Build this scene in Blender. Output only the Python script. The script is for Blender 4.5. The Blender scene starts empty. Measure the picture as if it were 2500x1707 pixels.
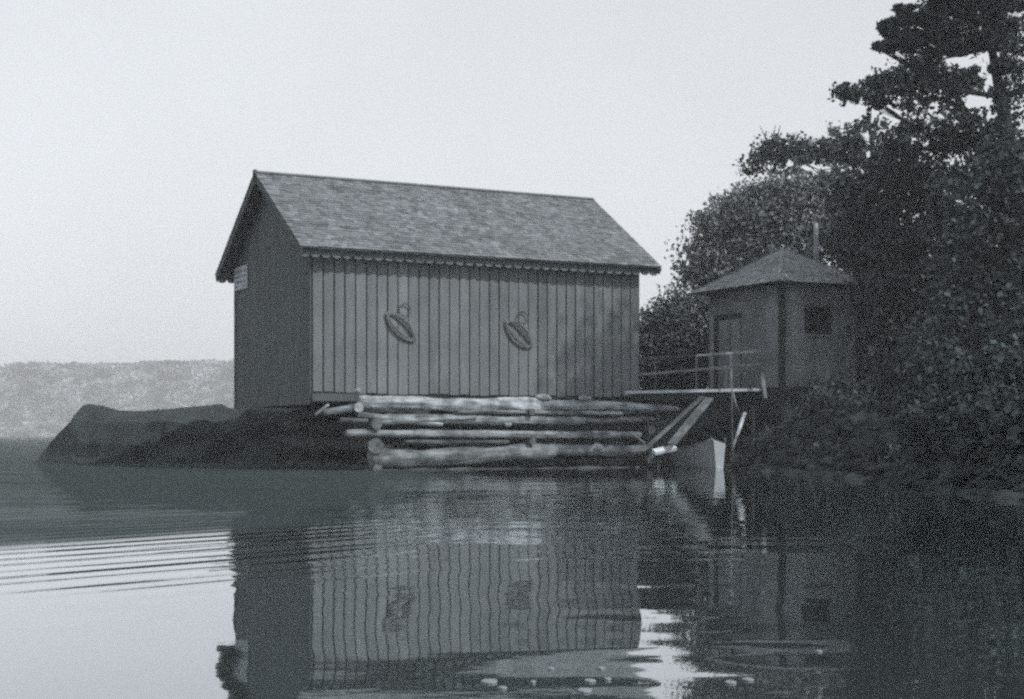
import bpy, math, random
import numpy as np
from mathutils import Vector, Matrix

random.seed(7)
RNG = np.random.default_rng(11)
SC = bpy.context.scene
COL = SC.collection
R = math.radians

# ------------------------------------------------------------------ camera, light, exposure
CAM_H, FOC, HOR = 0.85, 3700.0, 1062.0        # eye height (m), focal length and horizon line (px of the 2500 px wide photo)
cam_data = bpy.data.cameras.new("camera")
cam_data.sensor_width = 36.0
cam_data.lens = 36.0 * FOC / 2500.0
cam_data.shift_y = (HOR - 853.5) / 2500.0
cam_data.clip_start = 0.1
cam_data.clip_end = 5000.0
cam = bpy.data.objects.new("camera", cam_data)
cam.location = (0, 0, CAM_H)
cam.rotation_euler = (R(90), 0, 0)
COL.objects.link(cam)
SC.camera = cam

SUN_DIR = Vector((0.785, -0.619, 0.95)).normalized()      # towards the sun
SUN_EL = math.asin(SUN_DIR.z)
SUN_AZ = math.atan2(SUN_DIR.x, SUN_DIR.y)
world = bpy.data.worlds.new("World")
SC.world = world
world.use_nodes = True
wn, wl = world.node_tree.nodes, world.node_tree.links
wn.clear()
sky = wn.new('ShaderNodeTexSky'); sky.sky_type = 'NISHITA'; sky.sun_disc = False
sky.sun_elevation = SUN_EL; sky.sun_rotation = SUN_AZ
sky.air_density = 1.0; sky.dust_density = 4.0; sky.ozone_density = 1.0
bw = wn.new('ShaderNodeRGBToBW')
pw = wn.new('ShaderNodeMath'); pw.operation = 'POWER'; pw.inputs[1].default_value = 0.25
mul = wn.new('ShaderNodeVectorMath'); mul.operation = 'SCALE'; mul.inputs[0].default_value = (0.955, 1.0, 1.055)
tc = wn.new('ShaderNodeTexCoord')
nz = wn.new('ShaderNodeTexNoise'); nz.inputs['Scale'].default_value = 5.0; nz.inputs['Detail'].default_value = 5.0
mr = wn.new('ShaderNodeMapRange'); mr.inputs[1].default_value = 0.3; mr.inputs[2].default_value = 0.7
mr.inputs[3].default_value = 0.96; mr.inputs[4].default_value = 1.03
m2 = wn.new('ShaderNodeMath'); m2.operation = 'MULTIPLY'
bg = wn.new('ShaderNodeBackground'); bg.inputs['Strength'].default_value = 0.625
wo = wn.new('ShaderNodeOutputWorld')
wl.new(sky.outputs[0], bw.inputs[0]); wl.new(bw.outputs[0], pw.inputs[0])
wl.new(tc.outputs['Generated'], nz.inputs['Vector']); wl.new(nz.outputs[0], mr.inputs[0])
sx = wn.new('ShaderNodeSeparateXYZ'); wl.new(tc.outputs['Generated'], sx.inputs[0])
gr = wn.new('ShaderNodeMapRange'); gr.inputs[1].default_value = -.5; gr.inputs[2].default_value = .3; gr.inputs[3].default_value = 1.10; gr.inputs[4].default_value = .98
wl.new(sx.outputs[0], gr.inputs[0]); m3 = wn.new('ShaderNodeMath'); m3.operation = 'MULTIPLY'; wl.new(gr.outputs[0], m3.inputs[0]); wl.new(pw.outputs[0], m3.inputs[1])
wl.new(m3.outputs[0], m2.inputs[0]); wl.new(mr.outputs[0], m2.inputs[1])
wl.new(m2.outputs[0], mul.inputs['Scale']); wl.new(mul.outputs[0], bg.inputs[0]); wl.new(bg.outputs[0], wo.inputs[0])

sd = bpy.data.lights.new("sun", 'SUN')
sd.energy = 3.7; sd.angle = R(0.6); sd.color = (1.0, 0.985, 0.96)
sun = bpy.data.objects.new("sun", sd)
sun.rotation_euler = (-SUN_DIR).to_track_quat('-Z', 'Y').to_euler()
sun.location = (20, -20, 30)
COL.objects.link(sun)

SC.view_settings.view_transform = 'Standard'
SC.view_settings.look = 'None'
SC.view_settings.exposure = 0.0
SC.view_settings.gamma = 1.0
SC.cycles.filter_width = 2.6
SC.cycles.max_bounces = 6
SC.cycles.volume_bounces = 0
SC.cycles.use_denoising = False
SC.cycles.use_adaptive_sampling = True
SC.cycles.adaptive_threshold = 0.09
SC.cycles.adaptive_min_samples = 20

# ------------------------------------------------------------------ helpers
def px(x, y, Y):
    """A point of the photograph at depth Y metres."""
    return Vector(((x - 1250.0) / FOC * Y, Y, CAM_H + (HOR - y) / FOC * Y))

def tag(o, label=None, cat=None, group=None, kind=None):
    if label: o['label'] = label
    if cat: o['category'] = cat
    if group: o['group'] = group
    if kind: o['kind'] = kind
    return o

def empty(name, loc=(0, 0, 0), rz=0.0):
    o = bpy.data.objects.new(name, None)
    o.location = loc; o.rotation_euler = (0, 0, rz)
    COL.objects.link(o)
    return o

def hash1(*a):
    s = math.sin(sum(v * k for v, k in zip(a, (12.9898, 78.233, 37.719)))) * 43758.5453
    return s - math.floor(s)

def vnoise(x, y, z=0.0):
    xi, yi, zi = math.floor(x), math.floor(y), math.floor(z)
    f = [t * t * (3 - 2 * t) for t in (x - xi, y - yi, z - zi)]
    r = 0.0
    for i in (0, 1):
        for j in (0, 1):
            for k in (0, 1):
                w = (f[0] if i else 1 - f[0]) * (f[1] if j else 1 - f[1]) * (f[2] if k else 1 - f[2])
                r += w * hash1(xi + i, yi + j, zi + k)
    return r * 2 - 1

def fbm(x, y, z=0.0, n=4):
    a, s, t = 1.0, 0.0, 0.0
    for i in range(n):
        s += a * vnoise(x, y, z); t += a; a *= 0.5
        x *= 2.03; y *= 2.03; z *= 2.03
    return s / t

class MB:
    def __init__(self):
        self.v, self.f, self.t, self.s = [], [], [], []
    def face(self, pts, tint=1.0, smooth=False):
        n = len(self.v); self.v += [tuple(p) for p in pts]
        self.f.append(tuple(range(n, n + len(pts)))); self.t.append(tint); self.s.append(smooth)
    def box(self, x0, x1, y0, y1, z0, z1, tint=1.0, M=None):
        P = [Vector((x, y, z)) for z in (z0, z1) for y in (y0, y1) for x in (x0, x1)]
        if M is not None: P = [M @ p for p in P]
        n = len(self.v); self.v += [tuple(p) for p in P]
        for q in ((0, 2, 3, 1), (4, 5, 7, 6), (0, 1, 5, 4), (2, 6, 7, 3), (0, 4, 6, 2), (1, 3, 7, 5)):
            self.f.append(tuple(n + i for i in q)); self.t.append(tint); self.s.append(False)
    def bar(self, a, b, w, h, tint=1.0, up=(0, 0, 1)):
        a, b = Vector(a), Vector(b); d = (b - a); L = d.length; d.normalize()
        s = d.cross(Vector(up))
        if s.length < 1e-4: s = Vector((1, 0, 0))
        s.normalize(); n = s.cross(d)
        M = Matrix((s, d, n)).transposed().to_4x4(); M.translation = a
        self.box(-w / 2, w / 2, 0, L, -h / 2, h / 2, tint, M)
    def tube(self, pts, rads, seg=10, tint=1.0, wob=0.0, cap_tint=None, seed=0.0, smooth=True):
        pts = [Vector(p) for p in pts]; n0 = len(self.v); N = len(pts)
        for i, p in enumerate(pts):
            d = (pts[min(i + 1, N - 1)] - pts[max(i - 1, 0)]).normalized()
            s = d.cross(Vector((0, 0, 1)))
            if s.length < 0.05: s = d.cross(Vector((1, 0, 0)))
            s.normalize(); t = s.cross(d)
            for k in range(seg):
                a = 2 * math.pi * k / seg
                r = rads[i]
                if wob: r *= 1 + wob * fbm(p.x * 1.3 + math.cos(a) * 1.2 + seed, p.y * 1.3 + math.sin(a) * 1.2, p.z + seed, 3)
                if wob > .3: r *= 1 + .22 * fbm(p.x * .8 + seed, math.cos(a) * 3.2, math.sin(a) * 3.2 + seed, 3)
                self.v.append(tuple(p + s * math.cos(a) * r + t * math.sin(a) * r))
        for i in range(N - 1):
            for k in range(seg):
                k2 = (k + 1) % seg
                self.f.append((n0 + i * seg + k, n0 + i * seg + k2, n0 + (i + 1) * seg + k2, n0 + (i + 1) * seg + k))
                self.t.append(tint); self.s.append(smooth)
        for base, rev in ((n0, False), (n0 + (N - 1) * seg, True)):
            q = [base + k for k in range(seg)]
            self.f.append(tuple(q if rev else q[::-1])); self.t.append(cap_tint or tint); self.s.append(False)
    def rock(self, c, r, seed, tint=1.0, sub=2, sq=(1, 1, .8), amp=.35):
        P, F = ICO[sub]; n = len(self.v)
        for p in P:
            k = 1 + amp * fbm(p[0] * 1.4 + seed, p[1] * 1.4 + seed * 2, p[2] * 1.4 - seed, 3)
            self.v.append((c[0] + p[0] * r * k * sq[0], c[1] + p[1] * r * k * sq[1], c[2] + p[2] * r * k * sq[2]))
        for f in F:
            self.f.append(tuple(n + i for i in f)); self.t.append(tint); self.s.append(sub > 2)
    def build(self, name, mat, parent=None, **kw):
        me = bpy.data.meshes.new(name); me.from_pydata(self.v, [], self.f); me.materials.append(mat)
        at = me.attributes.new('tint', 'FLOAT', 'FACE'); at.data.foreach_set('value', self.t)
        me.polygons.foreach_set('use_smooth', self.s)
        me.update()
        o = bpy.data.objects.new(name, me); COL.objects.link(o)
        if parent is not None: o.parent = parent
        tag(o, **kw)
        return o

def ico(sub):
    t = (1 + 5 ** .5) / 2
    V = [Vector(p).normalized() for p in ((-1, t, 0), (1, t, 0), (-1, -t, 0), (1, -t, 0), (0, -1, t), (0, 1, t), (0, -1, -t), (0, 1, -t), (t, 0, -1), (t, 0, 1), (-t, 0, -1), (-t, 0, 1))]
    F = [(0, 11, 5), (0, 5, 1), (0, 1, 7), (0, 7, 10), (0, 10, 11), (1, 5, 9), (5, 11, 4), (11, 10, 2), (10, 7, 6), (7, 1, 8), (3, 9, 4), (3, 4, 2), (3, 2, 6), (3, 6, 8), (3, 8, 9), (4, 9, 5), (2, 4, 11), (6, 2, 10), (8, 6, 7), (9, 8, 1)]
    for _ in range(sub):
        c = {}; G = []
        def mid(a, b):
            k = (min(a, b), max(a, b))
            if k not in c:
                V.append(((V[a] + V[b]) / 2).normalized()); c[k] = len(V) - 1
            return c[k]
        for a, b, d in F:
            x, y, z = mid(a, b), mid(b, d), mid(d, a)
            G += [(a, x, z), (b, y, x), (d, z, y), (x, y, z)]
        F = G
    return [tuple(v) for v in V], F
ICO = {k: ico(k) for k in (1, 2, 3)}

def grey(v):
    w = min(1.0, max(0.0, (v - 0.035) / 0.09))
    return (v * (0.76 + 0.15 * w), v, v * (1.04 + 0.03 * w), 1.0)

def mat(name, v, var=0.25, scale=(4, 4, 4), rough=0.85, bump=0.0, spec=0.2, patch=0.0, pscale=0.6, pcol=None):
    m = bpy.data.materials.new(name); m.use_nodes = True
    N, L = m.node_tree.nodes, m.node_tree.links
    b = N['Principled BSDF']; b.inputs['Roughness'].default_value = rough
    b.inputs['Specular IOR Level'].default_value = spec
    tco = N.new('ShaderNodeTexCoord'); mp = N.new('ShaderNodeMapping'); mp.inputs['Scale'].default_value = scale
    n1 = N.new('ShaderNodeTexNoise'); n1.inputs['Scale'].default_value = 1.0; n1.inputs['Detail'].default_value = 6; n1.inputs['Roughness'].default_value = .65
    r1 = N.new('ShaderNodeMapRange'); r1.inputs[1].default_value = .3; r1.inputs[2].default_value = .7
    r1.inputs[3].default_value = 1 - var; r1.inputs[4].default_value = 1 + var
    at = N.new('ShaderNodeAttribute'); at.attribute_name = 'tint'
    mm = N.new('ShaderNodeMath'); mm.operation = 'MULTIPLY'
    sc = N.new('ShaderNodeVectorMath'); sc.operation = 'SCALE'
    L.new(tco.outputs['Object'], mp.inputs[0]); L.new(mp.outputs[0], n1.inputs['Vector'])
    L.new(n1.outputs[0], r1.inputs[0]); L.new(r1.outputs[0], mm.inputs[0]); L.new(at.outputs['Fac'], mm.inputs[1])
    g = grey(v)
    if patch:
        n2 = N.new('ShaderNodeTexNoise'); n2.inputs['Scale'].default_value = pscale; n2.inputs['Detail'].default_value = 5
        L.new(tco.outputs['Object'], n2.inputs['Vector'])
        r2 = N.new('ShaderNodeMapRange'); r2.inputs[1].default_value = .45; r2.inputs[2].default_value = .6
        r2.inputs[3].default_value = 0; r2.inputs[4].default_value = patch
        mx = N.new('ShaderNodeMix'); mx.data_type = 'RGBA'
        mx.inputs[6].default_value = g; mx.inputs[7].default_value = grey(pcol)
        L.new(n2.outputs[0], r2.inputs[0]); L.new(r2.outputs[0], mx.inputs[0]); L.new(mx.outputs[2], sc.inputs[0])
    else:
        sc.inputs[0].default_value = g[:3]
    L.new(mm.outputs[0], sc.inputs['Scale']); L.new(sc.outputs[0], b.inputs['Base Color'])
    if bump:
        bp = N.new('ShaderNodeBump'); bp.inputs['Distance'].default_value = bump; bp.inputs['Strength'].default_value = 1.0
        L.new(n1.outputs[0], bp.inputs['Height']); L.new(bp.outputs[0], b.inputs['Normal'])
    return m

M = {
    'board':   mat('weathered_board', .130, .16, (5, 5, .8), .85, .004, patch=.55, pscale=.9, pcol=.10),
    'gap':     mat('dark_gap', .05, .2),
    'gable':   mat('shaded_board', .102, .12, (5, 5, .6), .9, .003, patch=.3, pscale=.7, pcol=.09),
    'shingle': mat('cedar_shingle', .160, .22, (3, 3, 3), .9, .003, patch=.55, pscale=1.3, pcol=.115),
    'trim':    mat('trim_board', .09, .2, (4, 4, 4)),
    'log':     mat('peeled_log', .235, .55, (1.6, 11, 11), .85, .03, patch=.9, pscale=2.6, pcol=.10),
    'logx':    mat('peeled_log_cross', .12, .5, (11, 1.6, 11), .85, .03, patch=.8, pscale=2.5, pcol=.06),
    'rock':    mat('dark_rock', .026, .45, (1.8, 1.8, 1.8), .85, .08, patch=.4, pscale=.5, pcol=.04),
    'fill':    mat('crib_stone', .03, .35, (3, 3, 3), .9, .02),
    'soil':    mat('bank_soil', .035, .4, (2, 2, 2), .95, .05),
    'leafd':   mat('dark_leaf', .047, .3, (.8, .8, .8), .8, spec=.1),
    'leafm':   mat('oak_leaf', .060, .3, (.8, .8, .8), .8, spec=.1),
    'leafl':   mat('pale_leaf', .135, .35, (.9, .9, .9), .8, spec=.1),
    'leafe':   mat('bush_leaf', .080, .3, (.9, .9, .9), .8, spec=.1),
    'needle':  mat('pine_needle', .045, .3, (.8, .8, .8), .8, spec=.1),
    'bark':    mat('bark', .028, .4, (6, 6, 1.5), .95, .02),
    'hut':     mat('hut_board', .195, .2, (3, 3, 1), .9, .004, patch=.5, pscale=1.2, pcol=.09),
    'hutroof': mat('hut_shingle', .20, .22, (3, 3, 3), .9, .003, patch=.4, pscale=1.5, pcol=.14),
    'dark':    mat('dark_wood', .035, .3, (4, 4, 4)),
    'plank':   mat('pale_plank', .26, .3, (4, 4, 4), .8, .004, patch=.5, pscale=2, pcol=.16),
    'worn':    mat('worn_plank', .17, .35, (5, 5, 5), .85, .004, patch=.75, pscale=2.2, pcol=.06),
    'pale':    mat('pale_pole', .50, .12, (6, 6, 6)),
    'boat':    mat('boat_paint', .205, .15, (3, 3, 6), .6, .002, patch=.3, pscale=2, pcol=.16),
    'sunlit_paint': mat('sunlit_paint', .34, .1, (4, 4, 4), .6),  # sunlight on the bow end put into a paler colour than the hull
    'boatin':  mat('boat_inside', .12, .2, (3, 3, 6), .7),
    'rope':    mat('old_rope', .13, .3, (20, 20, 20)),
    'metal':   mat('stovepipe_metal', .22, .25, (5, 5, 2), .6),
    'glass':   mat('window_glass', .02, .2, (3, 3, 3), .15, spec=.5),
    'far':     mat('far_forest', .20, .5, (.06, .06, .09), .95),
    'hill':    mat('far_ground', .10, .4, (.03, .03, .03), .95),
    'pad':     mat('floating_leaf', .20, .2, (20, 20, 20), .6),
}

# ------------------------------------------------------------------ water
def build_water():
    mb = MB(); mb.face([(-900, -60, 0), (900, -60, 0), (900, 900, 0), (-900, 900, 0)])
    m = bpy.data.materials.new('lake_water'); m.use_nodes = True
    N, L = m.node_tree.nodes, m.node_tree.links
    N.clear()
    out = N.new('ShaderNodeOutputMaterial'); geo = N.new('ShaderNodeNewGeometry')
    sep = N.new('ShaderNodeSeparateXYZ'); L.new(geo.outputs['Position'], sep.inputs[0])
    def math_(op, a, b=None, c=None):
        n = N.new('ShaderNodeMath'); n.operation = op
        for i, s in enumerate((a, b, c)):
            if s is None: continue
            if isinstance(s, (int, float)): n.inputs[i].default_value = s
            else: L.new(s, n.inputs[i])
        return n.outputs[0]
    def noise(scale, vec=None, det=3, rough=.5, sc=(1, 1, 1)):
        mp = N.new('ShaderNodeMapping'); mp.inputs['Scale'].default_value = sc
        L.new(geo.outputs['Position'], mp.inputs[0])
        n = N.new('ShaderNodeTexNoise'); n.inputs['Scale'].default_value = scale
        n.inputs['Detail'].default_value = det; n.inputs['Roughness'].default_value = rough
        L.new(mp.outputs[0], n.inputs['Vector']); return n.outputs[0]
    def ramp(v, a, b, c, d):
        n = N.new('ShaderNodeMapRange'); n.interpolation_type = 'SMOOTHSTEP'
        for i, s in enumerate((v, a, b, c, d)):
            if isinstance(s, (int, float)): n.inputs[i].default_value = s
            else: L.new(s, n.inputs[i])
        return n.outputs[0]
    X, Y = sep.outputs[0], sep.outputs[1]
    # a set of small wakes whose crests run away to the right
    d = math_('ADD', math_('MULTIPLY', X, .76), math_('MULTIPLY', Y, -.65))
    al = math_('ADD', math_('MULTIPLY', X, .65), math_('MULTIPLY', Y, .76))
    cb = N.new('ShaderNodeCombineXYZ'); L.new(math_('MULTIPLY', d, 2.3), cb.inputs[0]); L.new(math_('MULTIPLY', al, .13), cb.inputs[1])
    n1 = N.new('ShaderNodeTexNoise'); n1.inputs['Scale'].default_value = 1; n1.inputs['Detail'].default_value = 2.4
    L.new(cb.outputs[0], n1.inputs['Vector'])
    sn = math_('SINE', math_('ADD', math_('MULTIPLY', d, 2 * math.pi * 2.5), math_('MULTIPLY', n1.outputs[0], 5.0)))
    w1 = math_('ADD', math_('MULTIPLY', math_('SUBTRACT', n1.outputs[0], .5), 2.4), math_('MULTIPLY', sn, .24))
    mk = math_('MULTIPLY', ramp(Y, 7.6, 8.6, .03, 1), ramp(Y, 13.4, 16.0, 1, .1))
    mk = math_('MULTIPLY', mk, ramp(noise(.4, det=2), .35, .6, .8, 1.15))
    mk = math_('MULTIPLY', mk, ramp(X, -2.2, -.2, 1, .04))
    mk = math_('MULTIPLY', mk, ramp(Y, 8.5, 12, .7, 1.35))
    w1 = math_('MULTIPLY', math_('MULTIPLY', w1, mk), .0105)
    # general slow ripple, stronger in patches
    w2 = math_('MULTIPLY', math_('SUBTRACT', noise(2.6, det=3, sc=(.6, 1, 1)), .5), math_('MULTIPLY', ramp(Y, 6, 16, .0011, .0032), ramp(X, -3.5, -1.8, .3, 1)))
    w3 = math_('MULTIPLY', math_('SUBTRACT', noise(.8, det=1), .5), .007)
    # livelier water in front of the gap between the buildings
    pk = math_('MULTIPLY', ramp(X, -.3, .5, .08, 1), ramp(Y, 11, 17, 1, .2))
    pk = math_('MULTIPLY', pk, ramp(X, 1.2, 2.2, 1, .35))
    w4 = math_('MULTIPLY', math_('MULTIPLY', math_('SUBTRACT', noise(1.05, det=1.5, sc=(.45, 1, 1)), .5), pk), .022)
    h = math_('ADD', math_('ADD', w1, w2), math_('ADD', w3, w4))
    bp = N.new('ShaderNodeBump'); bp.inputs['Strength'].default_value = 1; bp.inputs['Distance'].default_value = 1
    L.new(h, bp.inputs['Height'])
    gl = N.new('ShaderNodeBsdfGlossy'); gl.inputs['Roughness'].default_value = .036
    gl.inputs['Color'].default_value = (.90, .92, .93, 1)
    df = N.new('ShaderNodeBsdfDiffuse'); df.inputs['Color'].default_value = grey(.045)
    L.new(bp.outputs[0], gl.inputs['Normal']); L.new(bp.outputs[0], df.inputs['Normal'])
    lw = N.new('ShaderNodeFresnel'); lw.inputs['IOR'].default_value = 1.9
    fac = ramp(lw.outputs[0], .05, .75, .30, .93)
    # dark reflection painted into the left water: gloss cut to the dark base
    qq = math_('SUBTRACT', Y, math_('MULTIPLY', math_('ADD', X, 2.5), 1.43))
    dark_refl = math_('MULTIPLY', ramp(qq, 12.4, 14.2, 0, 1), ramp(math_('ADD', X, math_('MULTIPLY', noise(.4, det=3), 1.6)), -1.7, .2, 1, 0))
    dark_refl = math_('MULTIPLY', dark_refl, ramp(noise(.5, det=3, sc=(.15, 1, 1)), .3, .7, .88, 1))
    fac = math_('MULTIPLY', fac, math_('SUBTRACT', 1, math_('MULTIPLY', dark_refl, .95)))
    L.new(ramp(dark_refl, 0, 1, .024, .03), gl.inputs['Roughness'])
    mx = N.new('ShaderNodeMixShader'); L.new(fac, mx.inputs[0]); L.new(df.outputs[0], mx.inputs[1]); L.new(gl.outputs[0], mx.inputs[2])
    L.new(mx.outputs[0], out.inputs[0])
    mb.build('water', m, kind='structure')
build_water()

# ------------------------------------------------------------------ land
SHORE = [(-40, 9), (0, 8.6), (12, 7.6), (20, 7.0), (28, 6.7), (34, 6.4), (38, 5.9), (40, 5.95), (42, 5.7), (43.2, 4.0), (45, 2.6), (50, .6), (56, -.5), (70, -1), (120, 12), (300, 60)]
def shore_x(y):
    for (a, xa), (b, xb) in zip(SHORE, SHORE[1:]):
        if y <= b:
            t = max(0, (y - a) / (b - a)); return xa + (xb - xa) * t
    return SHORE[-1][1]
def ground_z(x, y):
    d = x - shore_x(y) + .5 * fbm(x * .5, y * .5, 3.1, 3)
    if d < 0: z = max(-1.0, .55 * d)
    else: z = 2.0 * (1 - math.exp(-d / 1.7)) + .10 * max(0, d - 4)
    return z + .12 * fbm(x * .9, y * .9, 0, 3) * (1 if d > 0 else .3)

def build_bank():
    ys = list(np.arange(4, 60, .45)) + list(np.arange(60, 130, 4))
    offs = [-3, -2, -1.4, -1, -.6, -.3, 0, .25, .5, .75, 1, 1.3, 1.6, 2, 2.5, 3, 3.6, 4.3, 5, 6, 7, 8, 10, 13, 18, 26, 40]
    mb = MB(); n = len(offs)
    for y in ys:
        for o in offs:
            x = shore_x(y) + o; mb.v.append((x, float(y), ground_z(x, y)))
    for i in range(len(ys) - 1):
        for j in range(n - 1):
            mb.f.append((i * n + j, i * n + j + 1, (i + 1) * n + j + 1, (i + 1) * n + j)); mb.t.append(1); mb.s.append(True)
    mb.build('ground', M['soil'], kind='structure')
build_bank()

def build_ledge():
    Yf = 45.4
    top = [(-30, 1131), (60, 1131), (97, 1124), (130, 1062), (176, 986), (200, 991), (247, 1003), (330, 1002), (420, 995), (511, 985), (527, 998), (560, 994), (580, 990), (600, 965), (800, 960), (1100, 965), (1400, 970), (1560, 985)]
    mb = MB(); xs = np.linspace(50, 1540, 190); K = 15
    for x in xs:
        for (a, ya), (b, yb) in zip(top, top[1:]):
            if a <= x <= b:
                y = ya + (yb - ya) * (x - a) / (b - a)
        zt = CAM_H + (HOR - y) / FOC * 47.0
        X = (x - 1250) / FOC * 46
        fr = max(.02, min(1, zt / 1.8))
        prof = [(-.5, -.6), (-.15, -.1), (0, .12), (.08, .35), (.16, .55), (.25, .72), (.9, .82), (1.5, .93), (1.9, 1.0), (2.6, 1.02), (3.6, .98), (4.6, .8), (5.4, .5), (6, .1), (6.4, -.5)]
        for k, (dy, zz) in enumerate(prof):
            z = zz * zt if zz > 0 else zz * .8
            st = (hash1(math.floor(X * .9 + .6 * k), k) - .5)
            a = .26 * fr * (0.35 if 7 <= k <= 9 else 1)
            p = (X + a * .8 * fbm(x * .02, k * .7, 5), Yf + dy + a * (1.2 * fbm(X * .8, k * .6, 1) + (1.1 * st if 1 < k < 7 else 0)), z + a * (.6 * fbm(X * 1.1, k * .5, 2) + (.35 * st if 1 < k < 6 else 0)))
            mb.v.append(p)
    for i in range(len(xs) - 1):
        for k in range(K - 1):
            mb.f.append((i * K + k, (i + 1) * K + k, (i + 1) * K + k + 1, i * K + k + 1)); mb.t.append(1); mb.s.append(False)
    mb.build('rock_ledge', M['rock'], label='long low dark rock ledge rising from the lake left of the boathouse', cat='rock ledge')
build_ledge()

def build_far():
    # ridge line of the opposite shore
    def top(X):
        x = 1250 + X / 700 * FOC
        t = 38.6 + 1.2 * (1 if 262 < x < 540 else 0) + 1.6 * fbm(X * .03, 1.3, 0, 3) + .9 * fbm(X * .3, 2.3, 0, 3)
        return t
    mb = MB(); xs = np.linspace(-420, 420, 130); ys = [690, 700, 712, 726, 742, 760, 800, 860]
    pr = [-.03, .06, .28, .52, .75, .88, .93, .9]
    for X in xs:
        for y, p in zip(ys, pr): mb.v.append((X, y, p * top(X)))
    n = len(ys)
    for i in range(len(xs) - 1):
        for j in range(n - 1):
            mb.f.append((i * n + j, (i + 1) * n + j, (i + 1) * n + j + 1, i * n + j + 1)); mb.t.append(1); mb.s.append(True)
    mb.build('hills', M['hill'], kind='structure')
    n = 34000
    X = RNG.uniform(-400, 420, n); X[: n * 3 // 4] = RNG.uniform(-250, -60, n * 3 // 4)
    y = RNG.uniform(690, 764, n); hz = np.interp(y, ys, pr) * np.array([top(v) for v in X])
    C = np.stack([X, y, hz * 1.02 + RNG.uniform(-.3, 1.0, n)], 1)
    V, F = leaf_cards(C, 3.4)
    T = np.array([.75 + .9 * max(-.7, fbm(a * .13, b * .2, 1, 3) * 1.5) for a, b in zip(X, y)]) * RNG.uniform(.8, 1.2, n)
    fast_mesh('far_woodland', V, F, T, M['far'], kind='stuff')

def fast_mesh(name, V, F, T, material, parent=None, **kw):
    me = bpy.data.meshes.new(name); nf, k = F.shape
    me.vertices.add(len(V)); me.vertices.foreach_set('co', V.astype(np.float32).ravel())
    me.loops.add(nf * k); me.loops.foreach_set('vertex_index', F.astype(np.int32).ravel())
    me.polygons.add(nf); me.polygons.foreach_set('loop_start', np.arange(0, nf * k, k, dtype=np.int32))
    me.update(calc_edges=True)
    at = me.attributes.new('tint', 'FLOAT', 'FACE'); at.data.foreach_set('value', T.astype(np.float32))
    me.materials.append(material)
    o = bpy.data.objects.new(name, me); COL.objects.link(o)
    if parent is not None: o.parent = parent
    return tag(o, **kw)

# ------------------------------------------------------------------ foliage
def leaf_cards(C, size, elong=1.0, dirs=None):
    """Rhombic leaves at points C."""
    n = len(C)
    a = RNG.normal(size=(n, 3)) if dirs is None else dirs + RNG.normal(size=(n, 3)) * .25
    a /= np.linalg.norm(a, axis=1)[:, None]
    b = np.cross(a, RNG.normal(size=(n, 3))); b /= np.linalg.norm(b, axis=1)[:, None]
    c = np.cross(a, b)
    s = size * RNG.uniform(.6, 1.35, n)[:, None]
    V = np.empty((n, 4, 3))
    V[:, 0] = C - a * s * .6 * elong; V[:, 1] = C + b * s * .42 + c * s * .12
    V[:, 2] = C + a * s * .6 * elong; V[:, 3] = C - b * s * .42 + c * s * .12
    return V.reshape(-1, 3), np.arange(n * 4).reshape(-1, 4)

build_far()

def crown_points(lobes, dens, clump, per):
    out = []; tints = []
    for (c, r) in lobes:
        c = np.array(c); r = np.array(r)
        vol = r[0] * r[1] * r[2] * 4.19
        area = (r[0] * r[1] + r[1] * r[2] + r[0] * r[2]) * 4.19
        nc = max(9, int(dens * (area * .65 + vol * .25)))
        d = RNG.normal(size=(nc, 3)); d /= np.linalg.norm(d, axis=1)[:, None]
        rad = RNG.random(nc) ** .38 * RNG.uniform(.85, 1.12, nc)
        cc = c + d * rad[:, None] * r
        m = max(4, per)
        p = cc[:, None, :] + np.clip(RNG.normal(size=(nc, m, 3)), -1.7, 1.7) * min(clump, .03 + .75 * min(r)) * RNG.uniform(.6, 1.4, (nc, 1, 1)) * (1, 1, .7)
        t = RNG.uniform(.6, 1.5, (nc, 1)) * RNG.uniform(.8, 1.2, (nc, m))
        out.append(p.reshape(-1, 3)); tints.append(t.ravel())
    return np.concatenate(out), np.concatenate(tints)

GAPS = [(1920, 395, 948, 420), (1955, 398, 1975, 416), (1916, 388, 1940, 412), (1960, 400, 2025, 420), (2106, 316, 2124, 352), (2112, 365, 2132, 387), (2148, 252, 2190, 294), (2120, 262, 2150, 290), (2060, 250, 2120, 285), (2385, 230, 2412, 262), (2354, 232, 2405, 266), (2395, 175, 2440, 207), (2442, 178, 2470, 200), (2392, 158, 2412, 182), (2228, 246, 2252, 268), (2258, 264, 2275, 284), (2272, 248, 2296, 266), (2404, 272, 2432, 294), (2228, 58, 2278, 80), (2312, 34, 2330, 54), (2308, 110, 2330, 168), (2328, 138, 2394, 164), (2390, 126, 2440, 156), (2222, 20, 2250, 36), (2252, 100, 2284, 122), (2340, 110, 2352, 122), (2460, 30, 2500, 42), (1664, 618, 1676, 640), (1674, 636, 1684, 648), (2220, 334, 2240, 350), (2250, 344, 2268, 358), (2380, 312, 2394, 324)]

def lobe(x, y, rx, ry, Y, depth=None):
    p = px(x, y, Y); s = Y / FOC
    return ((p.x, p.y, p.z), (rx * s, depth or max(rx, ry) * s * .8, ry * s))

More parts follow.
